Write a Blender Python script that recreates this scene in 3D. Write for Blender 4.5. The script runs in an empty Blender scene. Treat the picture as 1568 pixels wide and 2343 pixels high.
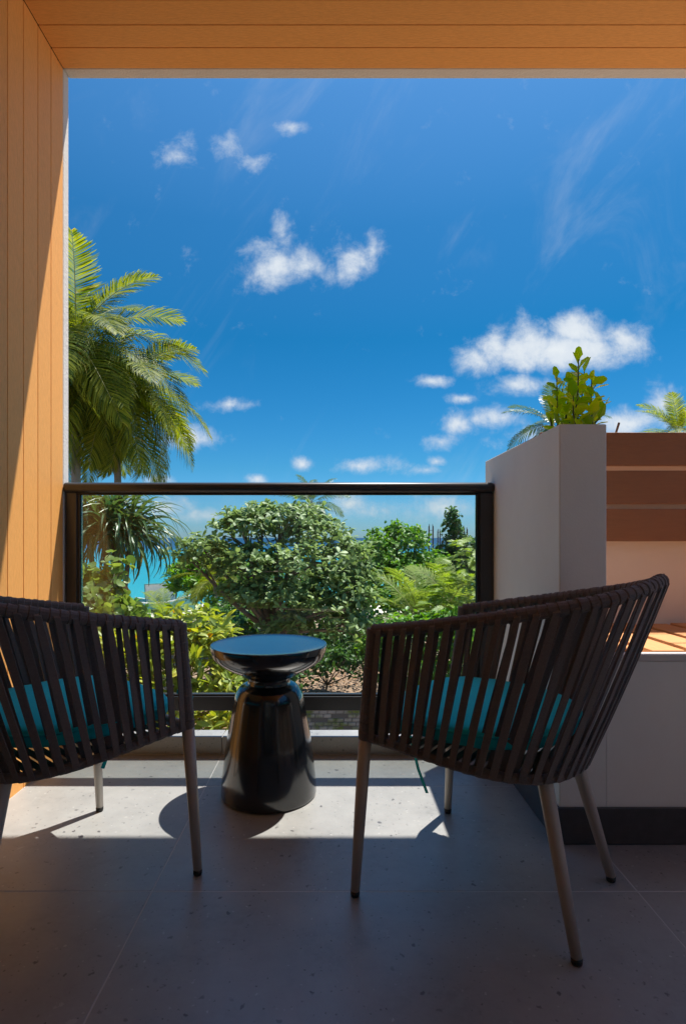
import bpy, math, random
import numpy as np
from mathutils import Vector, Matrix
R = math.radians
random.seed(7); rng = np.random.default_rng(7)
sc = bpy.context.scene; col = sc.collection

# ------------------------------------------------------------------ camera
EYE = .88; F = 1296.0
cd = bpy.data.cameras.new('camera'); cam = bpy.data.objects.new('camera', cd); col.objects.link(cam)
cam.location = (0, 0, EYE); cam.rotation_euler = (R(90), 0, 0)
cd.sensor_fit = 'VERTICAL'; cd.sensor_height = 36; cd.lens = 36*F/2342
cd.shift_x = .0094
cd.shift_y = .0252
cd.clip_start = .02; cd.clip_end = 40000
sc.camera = cam

# ------------------------------------------------------------------ light
sc.view_settings.view_transform = 'Standard'; sc.view_settings.look = 'None'
sc.view_settings.gamma = 1; sc.view_settings.use_curve_mapping = False
sc.view_settings.exposure = 1.55
sc.cycles.diffuse_bounces = 10; sc.cycles.max_bounces = 14; sc.cycles.transparent_max_bounces = 16
SUN = Vector((.26, .255, 1)).normalized()
ld = bpy.data.lights.new('sun', 'SUN'); ld.energy = 3.25; ld.angle = R(.5); ld.color = (1, .95, .88)
lo = bpy.data.objects.new('sun', ld); col.objects.link(lo)
lo.rotation_euler = (-SUN).to_track_quat('-Z', 'Y').to_euler(); lo.location = (3, 3, 12)

world = bpy.data.worlds.new('World'); sc.world = world; world.use_nodes = True
nt = world.node_tree; N = nt.nodes; Lk = nt.links; N.clear()
def nd(t, **kw):
    n = N.new(t)
    for k, v in kw.items(): setattr(n, k, v)
    return n
def wm(op, a, b=None, c=None, clamp=False):
    n = nd('ShaderNodeMath', operation=op); n.use_clamp = clamp
    for i, v in enumerate((a, b, c)):
        if v is None: continue
        if isinstance(v, (int, float)): n.inputs[i].default_value = v
        else: Lk.new(v, n.inputs[i])
    return n.outputs[0]
sky = nd('ShaderNodeTexSky', sky_type='NISHITA'); sky.sun_disc = False
sky.sun_elevation = math.asin(SUN.z); sky.sun_rotation = math.atan2(SUN.x, SUN.y)
sky.air_density = 1.0; sky.dust_density = .25; sky.ozone_density = 3.0
hs = nd('ShaderNodeHueSaturation'); hs.inputs['Saturation'].default_value = 1.28; hs.inputs['Value'].default_value = 1.0
Lk.new(sky.outputs[0], hs.inputs['Color'])
tc = nd('ShaderNodeTexCoord')
se = nd('ShaderNodeSeparateXYZ'); Lk.new(tc.outputs['Generated'], se.inputs[0])
rp = nd('ShaderNodeValToRGB'); Lk.new(se.outputs[2], rp.inputs[0])      # elevation tint keeps the horizon blue; unseen zenith brightened to add fill light
for i_, (p_, c_) in enumerate(((0, (.17, .31, .60)), (.12, (.105, .31, .44)), (.33, (.06, .33, .41)), (.48, (.18, .43, .49)), (.62, (.48, .62, .64)), (.85, (1.2, 1.2, 1.15)))):
    e_ = rp.color_ramp.elements[i_] if i_ < 2 else rp.color_ramp.elements.new(p_); e_.position = p_; e_.color = (*[c_[0]*.92, c_[1]*.88, c_[2]*.82], 1)
sm_ = nd('ShaderNodeMix', data_type='RGBA', blend_type='MULTIPLY'); sm_.inputs[0].default_value = 1; Lk.new(hs.outputs[0], sm_.inputs[6]); Lk.new(rp.outputs[0], sm_.inputs[7])
sp = nd('ShaderNodeSeparateXYZ'); Lk.new(tc.outputs['Generated'], sp.inputs[0])
yy = wm('MAXIMUM', sp.outputs[1], .05)
u = wm('DIVIDE', sp.outputs[0], yy); v = wm('DIVIDE', sp.outputs[2], yy)
cb = nd('ShaderNodeCombineXYZ'); Lk.new(u, cb.inputs[0]); Lk.new(v, cb.inputs[1])
nz = nd('ShaderNodeTexNoise'); nz.inputs['Scale'].default_value = 17; nz.inputs['Detail'].default_value = 10; nz.inputs['Roughness'].default_value = .66
nz.inputs['Distortion'].default_value = .2; Lk.new(cb.outputs[0], nz.inputs['Vector'])
nl = nd('ShaderNodeTexNoise'); nl.inputs['Scale'].default_value = 7; nl.inputs['Detail'].default_value = 3; Lk.new(cb.outputs[0], nl.inputs['Vector'])
# clouds: (x, y, half width, half height, strength), bearings given as 1296 * tangent, measured from the photograph
CL = [(1270,800,190,52,1.6),(1095,828,62,36,1.05),(1135,790,50,46,1.0),(1215,775,75,50,1.1),(1315,762,85,50,1.2),(1425,775,75,50,1.1),
 (1185,880,85,24,.85),(990,872,42,13,.75),(1058,912,32,12,.75),(1050,968,55,28,.95),(1090,958,40,24,.9),(1150,955,62,26,.8),(1005,1010,48,20,.85),
 (620,610,72,62,1.02),(700,607,82,46,.92),(645,540,26,42,.7),(812,598,60,50,.78),(853,575,26,52,.65),
 (525,925,60,20,.8),(440,1003,78,28,1.0),(410,355,42,38,.5),(517,325,50,32,.52),(585,377,40,28,.38),(668,290,40,14,.42),
 (692,1062,28,17,.95),(820,1066,56,20,.85),(908,1060,30,20,.5),(360,1098,40,12,.7),(998,1055,20,12,.75),(976,1076,34,12,.6),
 (1440,968,95,34,.95),(1520,915,50,40,.75),(370,1160,75,26,.75),(465,1180,60,18,.7),(315,1145,40,26,.7),(800,1152,65,40,.85),(880,1166,60,24,.7),(1005,1160,75,30,.85),(940,1180,70,20,.6),
 (590,1096,24,10,.6),(455,1185,45,12,.5),(1240,1000,100,30,.6)]
acc = None
for (cx, cy, rx, ry, s) in CL:
    U0 = (cx-762)/1296; V0 = (1230-cy)/1296; ru = rx*1.18/1296; rv = ry*1.18/1296
    m = nd('ShaderNodeVectorMath', operation='MULTIPLY_ADD'); Lk.new(cb.outputs[0], m.inputs[0])
    m.inputs[1].default_value = (1/ru, 1/rv, 0); m.inputs[2].default_value = (-U0/ru, -V0/rv, 0)
    l = nd('ShaderNodeVectorMath', operation='LENGTH'); Lk.new(m.outputs[0], l.inputs[0])
    b = wm('MULTIPLY_ADD', l.outputs['Value'], -s, s)
    acc = b if acc is None else wm('MAXIMUM', acc, b)
acc = wm('MAXIMUM', acc, -.3)
n1 = wm('MULTIPLY_ADD', nz.outputs['Fac'], 2.3, -1.27)
dens = wm('ADD', acc, n1)
n2 = wm('MULTIPLY_ADD', nl.outputs['Fac'], .6, -.3); dens = wm('ADD', dens, n2)
mr = nd('ShaderNodeMapRange', interpolation_type='SMOOTHSTEP'); Lk.new(dens, mr.inputs[0])
mr.inputs[1].default_value = -.2; mr.inputs[2].default_value = .95
front = wm('GREATER_THAN', sp.outputs[1], .05)
cm = wm('MULTIPLY', mr.outputs[0], front); cm = wm('MULTIPLY', cm, .93)
# cirrus over the whole sky
mp = nd('ShaderNodeMapping'); Lk.new(tc.outputs['Generated'], mp.inputs[0]); mp.inputs['Rotation'].default_value = (0, R(52), R(20)); mp.inputs['Scale'].default_value = (1.1, 1.3, 5.5)
nc = nd('ShaderNodeTexNoise'); nc.inputs['Scale'].default_value = 2.2; nc.inputs['Detail'].default_value = 7; nc.inputs['Roughness'].default_value = .6; nc.inputs['Distortion'].default_value = .5
Lk.new(mp.outputs[0], nc.inputs['Vector'])
mc = nd('ShaderNodeMapRange', interpolation_type='SMOOTHSTEP'); Lk.new(nc.outputs['Fac'], mc.inputs[0]); mc.inputs[1].default_value = .47; mc.inputs[2].default_value = .8; mc.inputs[4].default_value = .3
up = wm('GREATER_THAN', sp.outputs[2], 0)
ci = wm('MULTIPLY', mc.outputs[0], up); ci = wm('MULTIPLY', ci, wm('SUBTRACT', 1, front))
m2 = nd('ShaderNodeMapping'); Lk.new(cb.outputs[0], m2.inputs[0]); m2.vector_type = 'TEXTURE'; m2.inputs['Rotation'].default_value = (0, 0, R(56)); m2.inputs['Scale'].default_value = (.7, .24, 1)
n3 = nd('ShaderNodeTexNoise'); n3.inputs['Scale'].default_value = 1.5; n3.inputs['Detail'].default_value = 9; n3.inputs['Roughness'].default_value = .62; n3.inputs['Distortion'].default_value = 1.1; Lk.new(m2.outputs[0], n3.inputs['Vector'])
q3 = nd('ShaderNodeMapRange', interpolation_type='SMOOTHSTEP'); Lk.new(n3.outputs['Fac'], q3.inputs[0]); q3.inputs[1].default_value = .5; q3.inputs[2].default_value = .85; q3.inputs[4].default_value = .2
ci = wm('MAXIMUM', ci, wm('MULTIPLY', q3.outputs[0], front))
cm = wm('MAXIMUM', cm, ci)
mx = nd('ShaderNodeMix', data_type='RGBA'); Lk.new(cm, mx.inputs[0]); Lk.new(sm_.outputs[2], mx.inputs[6]); mx.inputs[7].default_value = (3.0, 3.25, 3.5, 1)
cl = nd('ShaderNodeMix', data_type='RGBA'); q4 = nd('ShaderNodeMapRange'); Lk.new(dens, q4.inputs[0]); q4.inputs[1].default_value = .3; q4.inputs[2].default_value = 1.3; Lk.new(q4.outputs[0], cl.inputs[0]); cl.inputs[6].default_value = (2.1, 2.4, 2.8, 1); cl.inputs[7].default_value = (2.95, 3.1, 3.2, 1); Lk.new(cl.outputs[2], mx.inputs[7])
bg = nd('ShaderNodeBackground'); Lk.new(mx.outputs[2], bg.inputs[0]); bg.inputs[1].default_value = .1
wo = nd('ShaderNodeOutputWorld'); Lk.new(bg.outputs[0], wo.inputs[0])

# ------------------------------------------------------------------ materials
def mat(name, color, rough=.6, metal=0, spec=.5, noise=None, bump=None, coat=0, sheen=0):
    """noise = (scale, amount, stretch vector); bump = (scale, strength, stretch)"""
    m = bpy.data.materials.new(name); m.use_nodes = True; t = m.node_tree; p = t.nodes['Principled BSDF']
    p.inputs['Base Color'].default_value = (*color, 1); p.inputs['Roughness'].default_value = rough
    p.inputs['Metallic'].default_value = metal; p.inputs['Specular IOR Level'].default_value = spec
    p.inputs['Coat Weight'].default_value = coat; p.inputs['Sheen Weight'].default_value = sheen
    if noise or bump:
        co = t.nodes.new('ShaderNodeTexCoord')
    if noise:
        s, a, st = noise
        mp = t.nodes.new('ShaderNodeMapping'); mp.inputs['Scale'].default_value = st; t.links.new(co.outputs['Object'], mp.inputs[0])
        n = t.nodes.new('ShaderNodeTexNoise'); n.inputs['Scale'].default_value = s; n.inputs['Detail'].default_value = 6; n.inputs['Roughness'].default_value = .65
        t.links.new(mp.outputs[0], n.inputs['Vector'])
        oi = t.nodes.new('ShaderNodeObjectInfo')
        ad = t.nodes.new('ShaderNodeMath'); ad.operation = 'MULTIPLY_ADD'; t.links.new(oi.outputs['Random'], ad.inputs[0]); ad.inputs[1].default_value = .35
        t.links.new(n.outputs['Fac'], ad.inputs[2])
        r = t.nodes.new('ShaderNodeMapRange'); t.links.new(ad.outputs[0], r.inputs[0]); r.inputs[1].default_value = .3; r.inputs[2].default_value = 1.05
        x = t.nodes.new('ShaderNodeMix'); x.data_type = 'RGBA'; t.links.new(r.outputs[0], x.inputs[0])
        x.inputs[6].default_value = (*[c*(1-a) for c in color], 1); x.inputs[7].default_value = (*[min(1, c*(1+a)) for c in color], 1)
        t.links.new(x.outputs[2], p.inputs['Base Color'])
    if bump:
        s, a, st = bump
        mp = t.nodes.new('ShaderNodeMapping'); mp.inputs['Scale'].default_value = st; t.links.new(co.outputs['Object'], mp.inputs[0])
        n = t.nodes.new('ShaderNodeTexNoise'); n.inputs['Scale'].default_value = s; n.inputs['Detail'].default_value = 5
        t.links.new(mp.outputs[0], n.inputs['Vector'])
        b = t.nodes.new('ShaderNodeBump'); b.inputs['Strength'].default_value = a; b.inputs['Distance'].default_value = .004
        t.links.new(n.outputs['Fac'], b.inputs['Height']); t.links.new(b.outputs[0], p.inputs['Normal'])
    return m
M = {}
WOOD = (.79, .372, .10)
M['plank_v'] = mat('plank_vertical', WOOD, .62, noise=(260, .16, (1, 1, .16)), bump=(300, .3, (1, 1, .14)), spec=.3)
M['plank_h'] = mat('plank_horizontal', WOOD, .62, noise=(260, .16, (.16, 1, 1)), bump=(300, .3, (.14, 1, 1)), spec=.3)
M['plank_d'] = mat('plank_deck', (.58, .27, .105), .62, noise=(200, .14, (1, .12, 1)), bump=(160, .35, (1, .1, 1)), spec=.3)
M['board'] = mat('shade_toned_board', (.26, .118, .055), .6, noise=(60, .14, (.12, 1, 1)), bump=(160, .35, (.1, 1, 1)), spec=.3)  # plank timber darkened in colour to stand for shade on the screen boards
M['batten'] = mat('batten_backing', (.03, .014, .006), .9)
M['plaster'] = mat('white_plaster', (.68, .66, .62), .85, noise=(9, .06, (1, 1, 1)), bump=(120, .5, (1, 1, 1)), spec=.2)
M['paint'] = mat('grey_paint', (.79, .80, .76), .7, noise=(3, .09, (1, 1, .6)), bump=(220, .18, (1, 1, 1)), spec=.3)
M['wallcream'] = mat('cream_paint', (.84, .72, .60), .8, noise=(5, .04, (1, 1, 1)), bump=(180, .15, (1, 1, 1)), spec=.2)
M['housewall'] = mat('house_wall_paint', (.34, .33, .32), .8, noise=(6, .05, (1, 1, 1)), spec=.2)
M['ledge'] = mat('ledge_white', (.62, .60, .58), .55)
M['alu'] = mat('bronze_aluminium', (.055, .057, .062), .34, .5, noise=(300, .1, (1, 1, 1)))
M['gasket'] = mat('rubber_gasket', (.012, .012, .013), .6)
M['taupe'] = mat('taupe_powder_coat', (.40, .365, .325), .42, .15, bump=(700, .1, (1, 1, 1)))
M['rubber'] = mat('black_rubber', (.012, .012, .012), .5)
M['strap'] = mat('brown_webbing', (.145, .120, .108), .8, noise=(220, .3, (1, 1, 1)), bump=(900, .6, (1, 1, 1)), spec=.35, sheen=.25)
M['teal'] = mat('teal_fabric', (.006, .56, .62), .85, noise=(400, .12, (1, 1, 1)), bump=(900, .4, (1, 1, 1)), spec=.2, sheen=.1)
M['tabletop'] = mat('black_lacquer', (.005, .006, .009), .17, .0, spec=.7, coat=.6)
M['tabletop'].node_tree.nodes['Principled BSDF'].inputs['Coat Roughness'].default_value = .1
M['white'] = mat('white_enamel', (.75, .76, .76), .4)
M['rust'] = mat('rusty_steel', (.10, .055, .035), .8, noise=(20, .3, (1, 1, 1)))
M['dark'] = mat('dark_interior', (.10, .095, .09), .8)
M['bark'] = mat('bark', (.17, .135, .10), .9, noise=(8, .35, (1, 1, .4)), bump=(30, .8, (1, 1, 4)))
M['palmbark'] = mat('palm_bark', (.26, .23, .19), .9, noise=(6, .3, (1, 1, 3)), bump=(14, 1, (.3, .3, 5)))
M['husk'] = mat('coconut_husk', (.48, .19, .03), .5, noise=(9, .25, (1, 1, 1)))
M['hull'] = mat('boat_hull', (.09, .30, .32), .6, noise=(3, .3, (1, 1, 1)))
M['boatwhite'] = mat('boat_white', (.62, .62, .60), .6, noise=(2.5, .12, (1, 1, 1)))
M['boatwood'] = mat('boat_wood', (.33, .27, .2), .8, noise=(4, .3, (1, 1, 1)))

def tile_mat():
    m = mat('terrazzo_tile', (.30, .28, .27), .3, spec=1.0); t = m.node_tree; p = t.nodes['Principled BSDF']; n = t.nodes.new; L = t.links.new
    g = n('ShaderNodeNewGeometry')
    def noise(s, d=5, r=.6):
        a = n('ShaderNodeTexNoise'); a.inputs['Scale'].default_value = s; a.inputs['Detail'].default_value = d; a.inputs['Roughness'].default_value = r; L(g.outputs['Position'], a.inputs['Vector']); return a.outputs['Fac']
    def rang(f, a, b, c=0, d=1):
        r = n('ShaderNodeMapRange'); L(f, r.inputs[0]); r.inputs[1].default_value = a; r.inputs[2].default_value = b; r.inputs[3].default_value = c; r.inputs[4].default_value = d; return r.outputs[0]
    def mix(f, a, b):
        x = n('ShaderNodeMix'); x.data_type = 'RGBA'; L(f, x.inputs[0])
        for i, q in ((6, a), (7, b)):
            if isinstance(q, tuple): x.inputs[i].default_value = (*q, 1)
            else: L(q, x.inputs[i])
        return x.outputs[2]
    base = mix(rang(noise(3.5, 7, .7), .36, .66), (.165, .166, .158), (.29, .289, .275))
    base = mix(rang(noise(40, 6, .7), .3, .7), base, (.24, .24, .23))
    def specks(scale, thr, colr, inp, vis):
        vo = n('ShaderNodeTexVoronoi'); vo.inputs['Scale'].default_value = scale; vo.inputs['Randomness'].default_value = 1
        dist = n('ShaderNodeVectorMath'); dist.operation = 'MULTIPLY_ADD'
        nn = n('ShaderNodeTexNoise'); nn.inputs['Scale'].default_value = scale*2.2; nn.inputs['Detail'].default_value = 2; L(g.outputs['Position'], nn.inputs['Vector'])
        L(nn.outputs['Color'], dist.inputs[0]); dist.inputs[1].default_value = (.7/scale,)*3; L(g.outputs['Position'], dist.inputs[2])
        L(dist.outputs[0], vo.inputs['Vector'])
        sep = n('ShaderNodeSeparateColor'); L(vo.outputs['Color'], sep.inputs[0])
        a = rang(vo.outputs['Distance'], thr, thr*.6)
        k = n('ShaderNodeMath'); k.operation = 'GREATER_THAN'; L(sep.outputs[0], k.inputs[0]); k.inputs[1].default_value = vis
        q = n('ShaderNodeMath'); q.operation = 'MULTIPLY'; L(a, q.inputs[0]); L(k.outputs[0], q.inputs[1])
        q2 = n('ShaderNodeMath'); q2.operation = 'MULTIPLY'; L(q.outputs[0], q2.inputs[0]); L(sep.outputs[1], q2.inputs[1])
        return mix(q2.outputs[0], inp, colr)
    base = specks(38, .22, (.05, .047, .05), base, .62)
    base = specks(95, .24, (.07, .065, .065), base, .72)
    base = specks(22, .16, (.34, .335, .32), base, .9)
    base = specks(70, .24, (.38, .37, .36), base, .86)
    L(base, p.inputs['Base Color'])
    L(rang(noise(3.2, 6, .65), .3, .75, .33, .48), p.inputs['Roughness'])
    b = n('ShaderNodeBump'); b.inputs['Strength'].default_value = .12; b.inputs['Distance'].default_value = .002; L(noise(60), b.inputs['Height']); L(b.outputs[0], p.inputs['Normal'])
    return m
M['tile'] = tile_mat()
M['grout'] = mat('grout', (.44, .43, .42), .85)
M['skirt'] = mat('dark_skirting_tile', (.055, .054, .058), .35, noise=(30, .3, (1, 1, 1)))

def leaf_mat(name, ca, cb_, rough=.38, trans=.32, spec=.5, third=None):
    m = bpy.data.materials.new(name); m.use_nodes = True; t = m.node_tree; p = t.nodes['Principled BSDF']; n = t.nodes.new; L = t.links.new
    g = n('ShaderNodeNewGeometry'); oi = n('ShaderNodeObjectInfo')
    a = n('ShaderNodeMath'); a.operation = 'MULTIPLY_ADD'; L(oi.outputs['Random'], a.inputs[0]); a.inputs[1].default_value = 7.31; L(g.outputs['Random Per Island'], a.inputs[2])
    fr = n('ShaderNodeMath'); fr.operation = 'FRACT'; L(a.outputs[0], fr.inputs[0])
    r = n('ShaderNodeValToRGB'); L(fr.outputs[0], r.inputs[0]); r.color_ramp.elements[0].color = (*ca, 1); r.color_ramp.elements[1].color = (*cb_, 1); r.color_ramp.elements[1].position = .98
    if third:
        e = r.color_ramp.elements.new(.995); e.color = (*third, 1)
    L(r.outputs[0], p.inputs['Base Color']); p.inputs['Roughness'].default_value = rough; p.inputs['Specular IOR Level'].default_value = spec
    tr = n('ShaderNodeBsdfTranslucent')
    hs = n('ShaderNodeHueSaturation'); hs.inputs['Value'].default_value = 1.9; hs.inputs['Saturation'].default_value = 1.1; hs.inputs['Hue'].default_value = .49; L(r.outputs[0], hs.inputs['Color']); L(hs.outputs[0], tr.inputs[0])
    x = n('ShaderNodeMixShader'); x.inputs[0].default_value = trans; L(p.outputs[0], x.inputs[1]); L(tr.outputs[0], x.inputs[2])
    L(x.outputs[0], t.nodes['Material Output'].inputs[0]); return m
M['lf_almond'] = leaf_mat('leaf_almond', (.11, .18, .06), (.26, .35, .11), .48, .3, .4)
M['lf_yellow'] = leaf_mat('leaf_yellow_green', (.15, .22, .025), (.42, .42, .05), .45, .35, .45, (.5, .25, .03))
M['lf_grape'] = leaf_mat('leaf_sea_grape', (.10, .17, .035), (.20, .26, .05), .4, .35, .5, (.5, .25, .04))
M['lf_green'] = leaf_mat('leaf_mid_green', (.07, .19, .02), (.16, .30, .03), .45, .38, .4)
M['lf_dark'] = leaf_mat('leaf_dark_green', (.035, .10, .02), (.09, .18, .03), .45, .33, .4)
M['lf_lime'] = leaf_mat('leaf_lime', (.18, .34, .012), (.60, .66, .02), .35, .55)
M['lf_fern'] = leaf_mat('leaf_fern', (.14, .24, .025), (.24, .32, .04), .5, .45)
M['lf_palm'] = leaf_mat('leaf_palm', (.03, .07, .010), (.24, .27, .03), .5, .4, .15, (.3, .24, .05))
M['lf_palm2'] = leaf_mat('leaf_palm_pale', (.14, .22, .03), (.24, .30, .05), .6, .4, .25)
M['lf_pand'] = leaf_mat('leaf_pandanus', (.03, .08, .028), (.09, .14, .03), .4, .25, .5, (.25, .2, .05))
M['litter'] = leaf_mat('leaf_litter', (.22, .11, .055), (.42, .27, .16), .8, .0, .2)
M['stem'] = mat('green_stem', (.08, .12, .03), .6)
M['rachis'] = mat('frond_rib', (.28, .27, .09), .5)

def glass_mat():
    m = bpy.data.materials.new('railing_glass'); m.use_nodes = True; t = m.node_tree; t.nodes.clear(); n = t.nodes.new; L = t.links.new
    tr = n('ShaderNodeBsdfTransparent'); tr.inputs[0].default_value = (.955, .985, .975, 1)
    gl = n('ShaderNodeBsdfGlossy'); gl.inputs['Roughness'].default_value = .01
    fr = n('ShaderNodeFresnel'); ge = n('ShaderNodeNewGeometry'); io = n('ShaderNodeMapRange'); L(ge.outputs['Backfacing'], io.inputs[0]); io.inputs[3].default_value = 1.6; io.inputs[4].default_value = 1/1.6; L(io.outputs[0], fr.inputs[0])
    x = n('ShaderNodeMixShader'); L(fr.outputs[0], x.inputs[0]); L(tr.outputs[0], x.inputs[1]); L(gl.outputs[0], x.inputs[2])
    o = n('ShaderNodeOutputMaterial'); L(x.outputs[0], o.inputs[0]); return m
M['glass'] = glass_mat()

def brick_mat():
    m = mat('old_brick', (.27, .25, .21), .9, noise=(5, .45, (1, 1, 1)), bump=(40, .8, (1, 1, 1))); t = m.node_tree; p = t.nodes['Principled BSDF']; n = t.nodes.new; L = t.links.new
    src = p.inputs['Base Color'].links[0].from_socket
    g = n('ShaderNodeNewGeometry'); a = n('ShaderNodeTexNoise'); a.inputs['Scale'].default_value = 2.6; a.inputs['Detail'].default_value = 6; L(g.outputs['Position'], a.inputs['Vector'])
    r = n('ShaderNodeMapRange'); L(a.outputs['Fac'], r.inputs[0]); r.inputs[1].default_value = .46; r.inputs[2].default_value = .6
    x = n('ShaderNodeMix'); x.data_type = 'RGBA'; L(r.outputs[0], x.inputs[0]); L(src, x.inputs[6]); x.inputs[7].default_value = (.12, .15, .03, 1); L(x.outputs[2], p.inputs['Base Color']); return m
M['brick'] = brick_mat()

def ground_mat():
    m = mat('leafy_soil', (.2, .13, .08), .95); t = m.node_tree; p = t.nodes['Principled BSDF']; n = t.nodes.new; L = t.links.new
    g = n('ShaderNodeNewGeometry'); sp_ = n('ShaderNodeSeparateXYZ'); L(g.outputs['Position'], sp_.inputs[0])
    a = n('ShaderNodeTexNoise'); a.inputs['Scale'].default_value = 3; a.inputs['Detail'].default_value = 10; a.inputs['Roughness'].default_value = .75; L(g.outputs['Position'], a.inputs['Vector'])
    c = n('ShaderNodeValToRGB'); L(a.outputs['Fac'], c.inputs[0]); e = c.color_ramp.elements; e[0].position = .35; e[0].color = (.06, .045, .03, 1); e[1].position = .65; e[1].color = (.36, .23, .15, 1)
    x = n('ShaderNodeMix'); x.data_type = 'RGBA'; r = n('ShaderNodeMapRange'); L(sp_.outputs[1], r.inputs[0]); r.inputs[1].default_value = 30; r.inputs[2].default_value = 38
    L(r.outputs[0], x.inputs[0]); L(c.outputs[0], x.inputs[6]); x.inputs[7].default_value = (.62, .56, .45, 1); L(x.outputs[2], p.inputs['Base Color']); return m
M['ground'] = ground_mat()

def sea_mat():
    m = mat('sea_water', (.05, .5, .6), .35, spec=.1); t = m.node_tree; p = t.nodes['Principled BSDF']; n = t.nodes.new; L = t.links.new
    g = n('ShaderNodeNewGeometry'); s = n('ShaderNodeSeparateXYZ'); L(g.outputs['Position'], s.inputs[0])
    mp_ = n('ShaderNodeMapping'); mp_.inputs['Scale'].default_value = (.012, .03, 1); L(g.outputs['Position'], mp_.inputs[0])
    a = n('ShaderNodeTexNoise'); a.inputs['Scale'].default_value = 1; a.inputs['Detail'].default_value = 5; L(mp_.outputs[0], a.inputs['Vector'])
    k = n('ShaderNodeMath'); k.operation = 'MULTIPLY_ADD'; L(a.outputs['Fac'], k.inputs[0]); k.inputs[1].default_value = 60; L(s.outputs[1], k.inputs[2])
    r = n('ShaderNodeMapRange'); L(k.outputs[0], r.inputs[0]); r.inputs[1].default_value = 40; r.inputs[2].default_value = 1040
    c = n('ShaderNodeValToRGB'); L(r.outputs[0], c.inputs[0]); e = c.color_ramp.elements; e[0].color = (.045, .27, .28, 1); e[1].color = (.004, .03, .075, 1)
    for pos, cc in ((.06, (.016, .21, .26)), (.20, (.010, .17, .23)), (.28, (.006, .06, .12)), (.5, (.005, .038, .09))):
        q = e.new(pos); q.color = (*cc, 1)
    L(c.outputs[0], p.inputs['Base Color'])
    w = n('ShaderNodeTexNoise'); w.inputs['Scale'].default_value = .8; w.inputs['Detail'].default_value = 4; L(g.outputs['Position'], w.inputs['Vector'])
    b = n('ShaderNodeBump'); b.inputs['Strength'].default_value = .25; b.inputs['Distance'].default_value = .15; L(w.outputs['Fac'], b.inputs['Height']); L(b.outputs[0], p.inputs['Normal'])
    return m
M['sea'] = sea_mat()

# ------------------------------------------------------------------ helpers
def tag(o, label=None, cat=None, group=None, kind=None):
    if label: o['label'] = label
    if cat: o['category'] = cat
    if group: o['group'] = group
    if kind: o['kind'] = kind
    return o
def link(o, parent=None):
    col.objects.link(o)
    if parent: o.parent = parent
    return o
def empty(name, loc=(0, 0, 0), rz=0, parent=None):
    o = bpy.data.objects.new(name, None); o.empty_display_size = .1; o.location = loc; o.rotation_euler = (0, 0, rz); return link(o, parent)
class MB:
    def __init__(s): s.v = []; s.f = []
    def add(s, vs, fs):
        k = len(s.v); s.v += [tuple(a) for a in vs]; s.f += [tuple(i+k for i in f) for f in fs]; return s
    def box(s, x0, x1, y0, y1, z0, z1):
        return s.add([(x0,y0,z0),(x1,y0,z0),(x1,y1,z0),(x0,y1,z0),(x0,y0,z1),(x1,y0,z1),(x1,y1,z1),(x0,y1,z1)],
            [(0,3,2,1),(4,5,6,7),(0,1,5,4),(1,2,6,5),(2,3,7,6),(3,0,4,7)])
    def tube(s, pts, rad, n=10, sx=1, cap=True):
        pts = [Vector(p) for p in pts]; rr = rad if hasattr(rad, '__len__') else [rad]*len(pts); vs = []; prev = None
        for i, p in enumerate(pts):
            d = (pts[min(i+1, len(pts)-1)]-pts[max(i-1, 0)]).normalized()
            if prev is None:
                a = d.cross(Vector((0, 0, 1)))
                if a.length < .05: a = d.cross(Vector((1, 0, 0)))
            else: a = prev-d*prev.dot(d)
            a.normalize(); prev = a; b = d.cross(a)
            for k in range(n):
                t = 2*math.pi*k/n; vs.append(p+a*math.cos(t)*rr[i]*sx+b*math.sin(t)*rr[i])
        fs = [(i*n+k, i*n+(k+1) % n, (i+1)*n+(k+1) % n, (i+1)*n+k) for i in range(len(pts)-1) for k in range(n)]
        if cap: fs += [tuple(range(n-1, -1, -1)), tuple((len(pts)-1)*n+k for k in range(n))]
        return s.add(vs, fs)
    def lathe(s, prof, n=64, c=(0, 0, 0)):
        vs = []
        for (r, z) in prof:
            for k in range(n):
                t = 2*math.pi*k/n; vs.append((c[0]+r*math.cos(t), c[1]+r*math.sin(t), c[2]+z))
        fs = [(i*n+k, i*n+(k+1) % n, (i+1)*n+(k+1) % n, (i+1)*n+k) for i in range(len(prof)-1) for k in range(n)]
        fs += [tuple(range(n-1, -1, -1)), tuple((len(prof)-1)*n+k for k in range(n))]
        return s.add(vs, fs)
    def mesh(s, name, m, smooth=False, bevel=0, seg=2):
        me = bpy.data.meshes.new(name); me.from_pydata(s.v, [], s.f); me.validate()
        if bevel:
            import bmesh
            bm = bmesh.new(); bm.from_mesh(me)
            bmesh.ops.bevel(bm, geom=bm.edges[:]+bm.verts[:], offset=bevel, segments=seg, affect='EDGES', profile=.5)
            bm.to_mesh(me); bm.free()
        if smooth:
            me.polygons.foreach_set('use_smooth', [True]*len(me.polygons))
        me.materials.append(M[m] if isinstance(m, str) else m); return me
    def build(s, name, m, parent=None, smooth=False, bevel=0, seg=2):
        return link(bpy.data.objects.new(name, s.mesh(name, m, smooth, bevel, seg)), parent)
def bx(name, x0, x1, y0, y1, z0, z1, m, parent=None, bevel=0):
    """box object with its own centre as origin"""
    c = ((x0+x1)/2, (y0+y1)/2, (z0+z1)/2)
    o = MB().box(x0-c[0], x1-c[0], y0-c[1], y1-c[1], z0-c[2], z1-c[2]).build(name, m, parent, bevel=bevel); o.location = c; return o
def at(px, py, Y):
    return Vector(((px-762)/F*Y, Y, EYE-(py-1230)/F*Y))

# ------------------------------------------------------------------ balcony shell
XL = -1.09; XR = 2.35; YB = -1.6; CE = 2.775
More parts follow.
